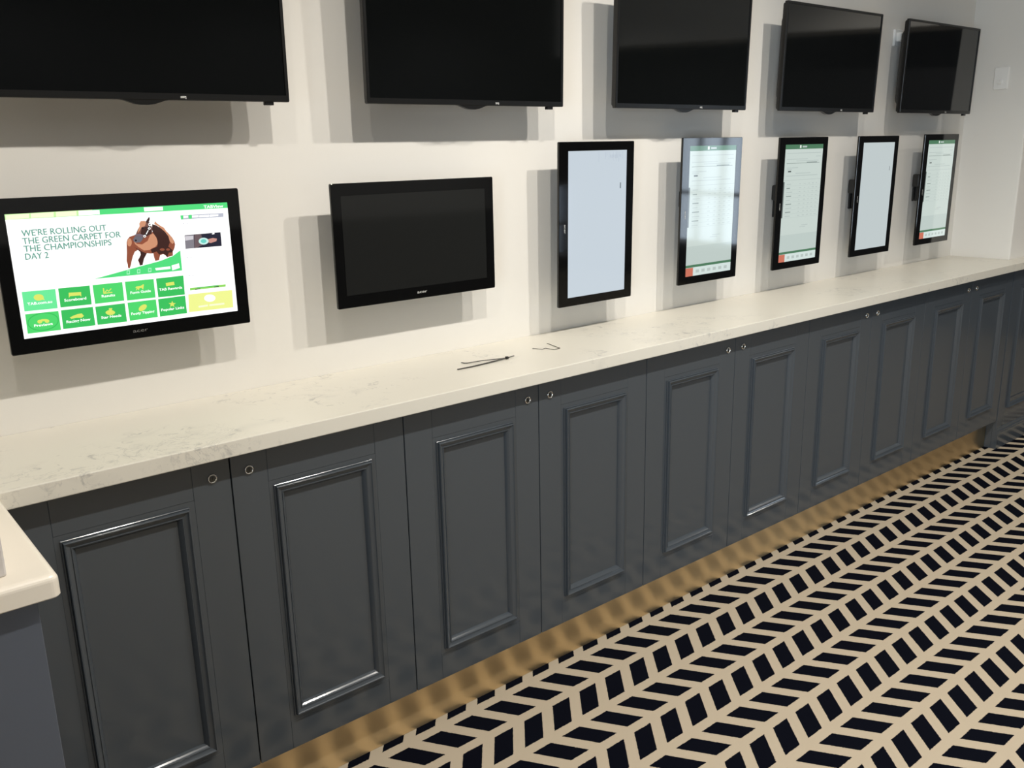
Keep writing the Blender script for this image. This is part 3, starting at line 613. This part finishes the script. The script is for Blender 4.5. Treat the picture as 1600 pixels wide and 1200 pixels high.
# ------------------------------------------------------------------ monitors
D = -0.10
def e_(name, r, g, b, k=1.0): return glow(name, lin(r, g, b), k)
E = {'white': glow('screen_white', (1, 1, 0.985, 1), 1.25), 'green': e_('screen_green', 84, 226, 128), 'lime': e_('screen_lime', 205, 250, 170), 'pale': e_('screen_pale_yellow', 246, 253, 214, 1.05),
     'tealtext': e_('screen_teal', 112, 168, 152), 'chestnut': e_('screen_chestnut', 150, 84, 62), 'tan': e_('screen_tan', 212, 150, 116), 'darkbrown': e_('screen_dark_brown', 66, 40, 36),
     'brownhead': e_('screen_brown', 124, 84, 74), 'greymuzzle': e_('screen_grey', 112, 108, 118), 'ink': e_('screen_ink', 26, 20, 24), 'halter': e_('screen_halter', 120, 112, 128),
     'mint': e_('screen_mint', 175, 245, 200), 'mintgreen': e_('screen_mint_green', 112, 240, 158), 'green2': e_('screen_mid_green', 62, 196, 96), 'green3': e_('screen_bright_green', 82, 220, 112),
     'icon': e_('screen_icon_yellow', 226, 236, 110), 'greybar': e_('screen_bar_grey', 190, 194, 208), 'photodark': e_('screen_photo_dark', 42, 42, 58), 'photogrey': e_('screen_photo_grey', 136, 132, 140),
     'photolight': e_('screen_photo_light', 214, 210, 216), 'photobrown': e_('screen_photo_brown', 112, 94, 98), 'skin': e_('screen_photo_skin', 206, 150, 138), 'cyanlight': e_('screen_cyan_light', 206, 246, 240),
     'cyan': e_('screen_cyan', 112, 214, 200), 'limegreen': e_('screen_lime_green', 146, 220, 98), 'darkgreen': e_('screen_dark_green', 60, 96, 52), 'paleyellow': e_('screen_lemon', 244, 250, 150),
     'paleyellow2': e_('screen_lemon_white', 252, 254, 216)}

def monitor_shell(r, W, H, L, Rr, T, B, portrait):
    """bezel, housing, bracket and lettering; returns the display rectangle"""
    bm = bmesh.new(); ring_frame(bm, -W/2, W/2, 0, H, -W/2+L, W/2-Rr, B, H-T, D, D+0.0085, 0.004, 0.0012)
    obj('bezel', bm, M['bezel'], r)
    bm = bmesh.new(); y = D+0.0083
    loft(bm, [rrect(-W/2+.003, W/2-.003, .003, H-.003, y, .005), rrect(-W/2+.010, W/2-.010, .010, H-.010, y+.006, .007), rrect(-W/2+.035, W/2-.035, .035, H-.035, y+.016, .012),
              rrect(-W/2+.085, W/2-.085, .085, H-.085, y+.030, .02), rrect(-W/2+.10, W/2-.10, .10, H-.10, y+.040, .02)])
    obj('rear_housing', bm, M['housing'], r)
    bm = bmesh.new(); zc = H/2
    box(bm, -0.06, 0.06, -0.010, -0.0005, zc-0.06, zc+0.06, 0.002, 1, 0)
    box(bm, -0.05, 0.05, -0.050, -0.010, zc-0.05, zc+0.05, 0.002, 1, 0)
    if portrait:                                           # the tilt knuckle that shows past the edge of the screen
        box(bm, -0.085, -0.05, -0.044, -0.008, zc+0.012, zc+0.076, 0.006, 2, 0)
        for zz in (zc+0.032, zc+0.054):
            lathe_y(bm, [(0.0001, -0.0465), (0.004, -0.0465), (0.004, -0.043)], -0.076, zz, 10, 1)
    obj('wall_mount', bm, [M['steel'], M['bolt']], r)
    return -W/2+L, W/2-Rr, B, H-T

def acer(r, x, z, w, h, rot, m):
    bm = bmesh.new(); put_text(bm, 'acer', x, z, w, h, D-0.0005, 0, 0.0, rot, 0.52)
    o = obj('logo', bm, m, r); o['label'] = 'small grey maker lettering'

def make_landscape(x, label, lit):
    r = thing('monitor', label, 'monitor', (x, 0, 1.2445), 'wall monitors in the lower row')
    W, H = 0.5605, 0.343
    a, b, c, d = monitor_shell(r, W, H, 0.0295, 0.0315, 0.0335, 0.0350, False)
    acer(r, -0.016, 0.0155, 0.035, 0.0062, 0, M['markgrey'] if lit else M['marklight'])
    bm = bmesh.new(); y = D+0.0006
    slab(bm, a-.0002, b+.0002, c-.0002, d+.0002, y, D+0.008, 0.0009, 0.0002)
    if not lit: obj('screen', bm, M['lcdoff'], r); return r
    names = list(E); idx = {n: i for i, n in enumerate(names)}
    for f in bm.faces: f.material_index = idx['white']
    w, h = b-a, d-c
    for it in UI:
        if it[0] == 'p':
            vs = [bm.verts.new((a+u*w, y-0.00012*it[2], c+v*h)) for u, v in it[3]]
            bm.faces.new(vs).material_index = idx[it[1]]
        else:
            _, col, ly, s, u, v, tw, th = it
            head = col == 'tealtext'
            put_text(bm, s, a+u*w, c+v*h, tw*w, th*h, y-0.00012*ly, idx[col], 0.0 if head else 0.02)
            if head: put_text(bm, s, a+u*w+0.0008, c+v*h+0.0004, tw*w, th*h, y-0.00012*(ly+.3), idx[col], 0.0)
    o = obj('screen', bm, [E[n] for n in names], r, recalc=False)
    o['label'] = 'bright display with green tiles and a chestnut horse'
    return r
make_landscape(0.399, 'lit landscape monitor showing a chestnut horse and green tiles', True)
make_landscape(1.219, 'unlit landscape monitor with a black screen on the cream wall', False)

P_BLANK = {'bg': e_('display_cool_white', 200, 211, 220, 1.0), 'dim': e_('display_faint_grey', 188, 199, 211), 'mark': e_('display_mark_grey', 122, 132, 138)}
P_BLANK2 = {'bg': e_('display_pale_grey', 192, 202, 203, 1.0), 'dim': e_('display_faint_grey_soft', 186, 197, 199), 'mark': e_('display_mark_grey_soft', 132, 140, 142)}
P_FORM = {'bg': e_('form_white', 200, 212, 206, 1.0), 'dim': e_('form_faint_rule', 184, 196, 192), 'mark': e_('form_dark_text', 92, 100, 98), 'bar': e_('form_green', 78, 122, 92), 'red': e_('form_red', 204, 116, 94),
          'rule': e_('form_rule', 140, 152, 148), 'foot': e_('form_footer', 212, 226, 222), 'low': e_('form_lower_grey', 190, 203, 198), 'white_mark': e_('form_mark_white', 226, 236, 228)}
def make_portrait(x, z, label, kind):
    r = thing('monitor', label, 'monitor', (x, 0, z+0.001), 'wall monitors in the lower row'); r.rotation_euler = (0.012, 0, 0)
    W, H = 0.3565, 0.5445
    a, b, c, d = monitor_shell(r, W, H, 0.0415, 0.0365, 0.0295, 0.0295, True)
    acer(r, -W/2+0.0235, H/2+0.006, 0.030, 0.0058, -1, M['marklight'])
    pal = P_FORM if kind == 'form' else (P_BLANK if kind == 'blank' else P_BLANK2)
    names = list(pal); idx = {n: i for i, n in enumerate(names)}
    bm = bmesh.new(); y = D+0.0006
    slab(bm, a-.0002, b+.0002, c-.0002, d+.0002, y, D+0.008, 0.0009, 0.0002)
    w, h = b-a, d-c
    def q(col, u0, v0, u1, v1, ly=1):
        vs = [bm.verts.new((a+u*w, y-0.00012*ly, c+v*h)) for u, v in ((u0, v0), (u1, v0), (u1, v1), (u0, v1))]
        bm.faces.new(vs).material_index = idx[col]
    rnd = random.Random(3)
    if kind == 'form':
        q('bar', 0, .962, 1, 1); q('white_mark', .37, .970, .41, .994, 2); q('dim', .44, .974, .56, .988, 2)  # green header bar with a small white printed mark
        for v, u0, u1 in ((.925, .05, .95), (.895, .82, .96), (.875, .05, .6), (.86, .3, .9)): q('dim', u0, v, u1, v+.006)
        q('rule', .05, .842, .93, .846); q('rule', .58, .846, .86, .852)
        for v, u0, u1 in ((.803, .06, .36), (.79, .06, .2), (.755, .3, .7), (.735, .06, .9)): q('dim', u0, v, u1, v+.007)
        q('mark', .10, .770, .18, .782, 2)
        q('dim', 0, .700, 1, .704)
        q('mark', -.0, .385, .030, .690, 2)                # dark bar down the left margin
        for k in range(9):
            v = .665-.034*k
            q('rule' if k % 2 else 'dim', .09, v, .09+.09+.08*rnd.random(), v+.008)
            for u in (.42, .55, .66, .76, .87): q('dim', u, v, u+.03+.03*rnd.random(), v+.006)
            q('dim', .06, v-.012, .98, v-.010)
        q('low', 0, .045+.04, 1, .235)
        q('dim', .55, .305, .72, .312); q('dim', .5, .29, .66, .296)
        q('bar', 0, .068, 1, .088, 2); q('foot', 0, 0, 1, .068, 1.5); q('red', 0, 0, .16, .066, 2)
        for k in range(6): q('dim', .22+.125*k, .022, .29+.125*k, .046, 2)
    else:
        q('mark', .885, .735, .905, .775, 2)
        for k in range(16):
            u = .5+.49*rnd.random(); l = .01+.05*rnd.random()
            q('dim', u, .975-l, u+.006, .99)
        for k in range(7): q('dim', .70+.03*k, .955-.012*rnd.random(), .715+.03*k, .97)
    o = obj('screen', bm, [pal[n] for n in names], r, recalc=False)
    return r
make_portrait(1.951, 1.1432, 'portrait monitor with a blank pale blue screen, next to the unlit landscape monitor', 'blank')
make_portrait(2.569, 1.1512, 'portrait monitor showing a form list with strong window glare, second of the portrait row', 'form')
make_portrait(3.1785, 1.1480, 'portrait monitor showing a form list with red corner square, middle of the portrait row', 'form')
make_portrait(3.789, 1.1490, 'portrait monitor with a blank pale grey screen, fourth of the portrait row', 'blank2')
make_portrait(4.403, 1.1535, 'portrait monitor showing a form list, nearest the right hand return wall', 'form')

# ------------------------------------------------------------------ small things
sw = thing('dimmer_switch', 'white dimmer plate with a round knob on the right hand return wall', 'switch', (X_RET, -0.172, 1.918))
bm = bmesh.new()
def side_rr(y0, y1, z0, z1, x, r=0.005, n=4):
    return [(x, p[0], p[2]) for p in rrect(y0, y1, z0, z1, 0, r, n)]
loft(bm, [side_rr(-.037, .037, 0, .112, -.0003), side_rr(-.037, .037, 0, .112, -.006), side_rr(-.033, .033, .004, .108, -.011)]); obj('plate', bm, M['whiteplastic'], sw)
def lathe_x(bm, prof, cy, cz, n=20):
    loft(bm, [[(x, cy+rr*math.cos(2*PI*k/n), cz+rr*math.sin(2*PI*k/n)) for k in range(n)] for rr, x in prof])
bm = bmesh.new(); lathe_x(bm, [(.0130, -.0108), (.0130, -.013), (.0105, -.015), (.0095, -.024), (.0080, -.026), (.0001, -.026)], 0.002, .037); obj('knob', bm, M['whiteplastic'], sw)
bm = bmesh.new(); lathe_x(bm, [(.0035, -.0108), (.0035, -.0125), (.0001, -.0128)], 0.0, .078, 12); obj('indicator', bm, M['whiteplastic'], sw)
so = thing('wall_socket', 'white socket on the wall partly hidden behind the television nearest the return wall', 'socket', (4.065, -0.0003, 2.105))
bm = bmesh.new(); slab(bm, -.036, .036, 0, .075, -.010, 0.0, .005, .003); obj('plate', bm, M['socketplastic'], so)
bm = bmesh.new(); slab(bm, -.022, .022, .02, .06, -.034, -.0102, .006, .004); obj('plug', bm, M['socketplastic'], so)

ct = thing('cable_tie', 'thick black cable tie pulled into a long loop on the worktop', 'cable tie', (1.4413, -0.2212, H_TOP), 'cable ties on the worktop')
def rel(pts): return [(p[0]-1.4413, p[1]+0.2212)+tuple(p[2:]) for p in pts]
bm = bmesh.new()
strip(bm, rel([(1.2476, -.2270, .0008, .8), (1.30, -.2290, .001), (1.36, -.2275, .002), (1.41, -.2235, .003), (1.4413, -.2205, .0035)]), .0066, .0018, 0)
strip(bm, rel([(1.4413, -.2215, .0035), (1.40, -.2120, .004), (1.36, -.1985, .004), (1.3147, -.1853, .002), (1.3110, -.1760, .001), (1.3097, -.1628, .0008, .7)]), .0042, .0016, 0)
strip(bm, rel([(1.4413, -.2212, .003), (1.456, -.2205, .004), (1.4708, -.2198, .005)]), .0050, .0016, 0)
obj('strap', bm, M['tie'], ct)
bm = bmesh.new(); box(bm, -.0045, .0045, -.0042, .0042, .0002, .0085, .0012, 2); obj('head', bm, M['tie'], ct)
c2 = thing('cable_tie', 'thin brown crooked cable tie on the worktop behind the thick black one', 'cable tie', (1.6335, -0.2279, H_TOP), 'cable ties on the worktop')
bm = bmesh.new()
strip(bm, [(p[0]-1.6335, p[1]+.2279, p[2]) for p in [(1.5964, -.1639, .0004), (1.6104, -.1981, .0006), (1.6180, -.1960, .001), (1.6258, -.1933, .001), (1.6335, -.2279, .0006), (1.6450, -.2270, .0008), (1.6600, -.2256, .001)]], .0027, .001, 0)
strip(bm, [(p[0]-1.6335, p[1]+.2279, p[2]) for p in [(1.6600, -.2262, .001), (1.6680, -.1900, .001), (1.6827, -.1395, .0005)]], .0024, .001, 0)
obj('strap', bm, M['wire'], c2)

# ------------------------------------------------------------------ light: downlights in the ceiling, one added fill at right, daylight at the windows
def downlight(x, y, power, col=(1.0, 0.95, 0.87)):
    l = bpy.data.lights.new('downlight', 'SPOT'); l.energy = power; l.color = col; l.spot_size = math.radians(150); l.spot_blend = 0.55; l.shadow_soft_size = 0.03
    o = bpy.data.objects.new('downlight', l); COL.objects.link(o); o.location = (x, y, CEIL-0.02)
for x, p_ in FRONT: downlight(x, FRONT_Y, p_)
for x in BACK_X: downlight(x, BACK_Y, BACK_P, (1.0, 0.96, 0.90))
downlight(6.4, -2.2, 85)  # added lamp, lifts the bulkhead reflections and the right end
def daylight(loc, rot, sx, sy, power):
    l = bpy.data.lights.new('daylight', 'AREA'); l.shape = 'RECTANGLE'; l.size = sx; l.size_y = sy; l.energy = power; l.color = (0.74, 0.87, 1.0)
    o = bpy.data.objects.new('daylight', l); COL.objects.link(o); o.location = loc; o.rotation_euler = rot
daylight((X1+0.25, (WY0+WY1)/2, (WZ0+WZ1)/2), (0, PI/2, 0), WZ1-WZ0, WY1-WY0, DAY1)
daylight((X0-0.25, (UY0+UY1)/2, (UZ0+UZ1)/2), (0, -PI/2, 0), UZ1-UZ0, UY1-UY0, DAY3)
daylight(((VX0+VX1)/2, Y0-0.25, (VZ0+VZ1)/2), (PI/2, 0, 0), VX1-VX0, VZ1-VZ0, DAY2)
w = bpy.data.worlds.new('world'); SC.world = w; w.use_nodes = True
w.node_tree.nodes['Background'].inputs['Color'].default_value = (0.62, 0.78, 1.0, 1); w.node_tree.nodes['Background'].inputs['Strength'].default_value = 1.5

# ------------------------------------------------------------------ camera
f_, yaw, pitch, roll = 1403.77, 0.6912, -0.2560, -0.0206
cy, sy, cp, sp = math.cos(yaw), math.sin(yaw), math.cos(pitch), math.sin(pitch)
fw = Vector((sy*cp, cy*cp, sp)); r0 = Vector((cy, -sy, 0)); u0 = r0.cross(fw)
rt = math.cos(roll)*r0+math.sin(roll)*u0; up = -math.sin(roll)*r0+math.cos(roll)*u0
cam = bpy.data.cameras.new('camera'); co = bpy.data.objects.new('camera', cam); COL.objects.link(co)
mw = Matrix.Identity(4)
for i in range(3): mw[i][0], mw[i][1], mw[i][2] = rt[i], up[i], -fw[i]
mw[0][3], mw[1][3], mw[2][3] = -0.2719, -2.3142, 1.6692
co.matrix_world = mw
cam.sensor_width = 36; cam.lens = 36*f_/1600; cam.clip_start = 0.02
SC.camera = co
SC.view_settings.view_transform = 'Standard'; SC.view_settings.look = 'None'; SC.view_settings.gamma = 1; SC.view_settings.exposure = 0
SC.cycles.max_bounces = 8; SC.cycles.diffuse_bounces = 4; SC.cycles.caustics_reflective = False; SC.cycles.caustics_refractive = False; SC.cycles.sample_clamp_indirect = 8
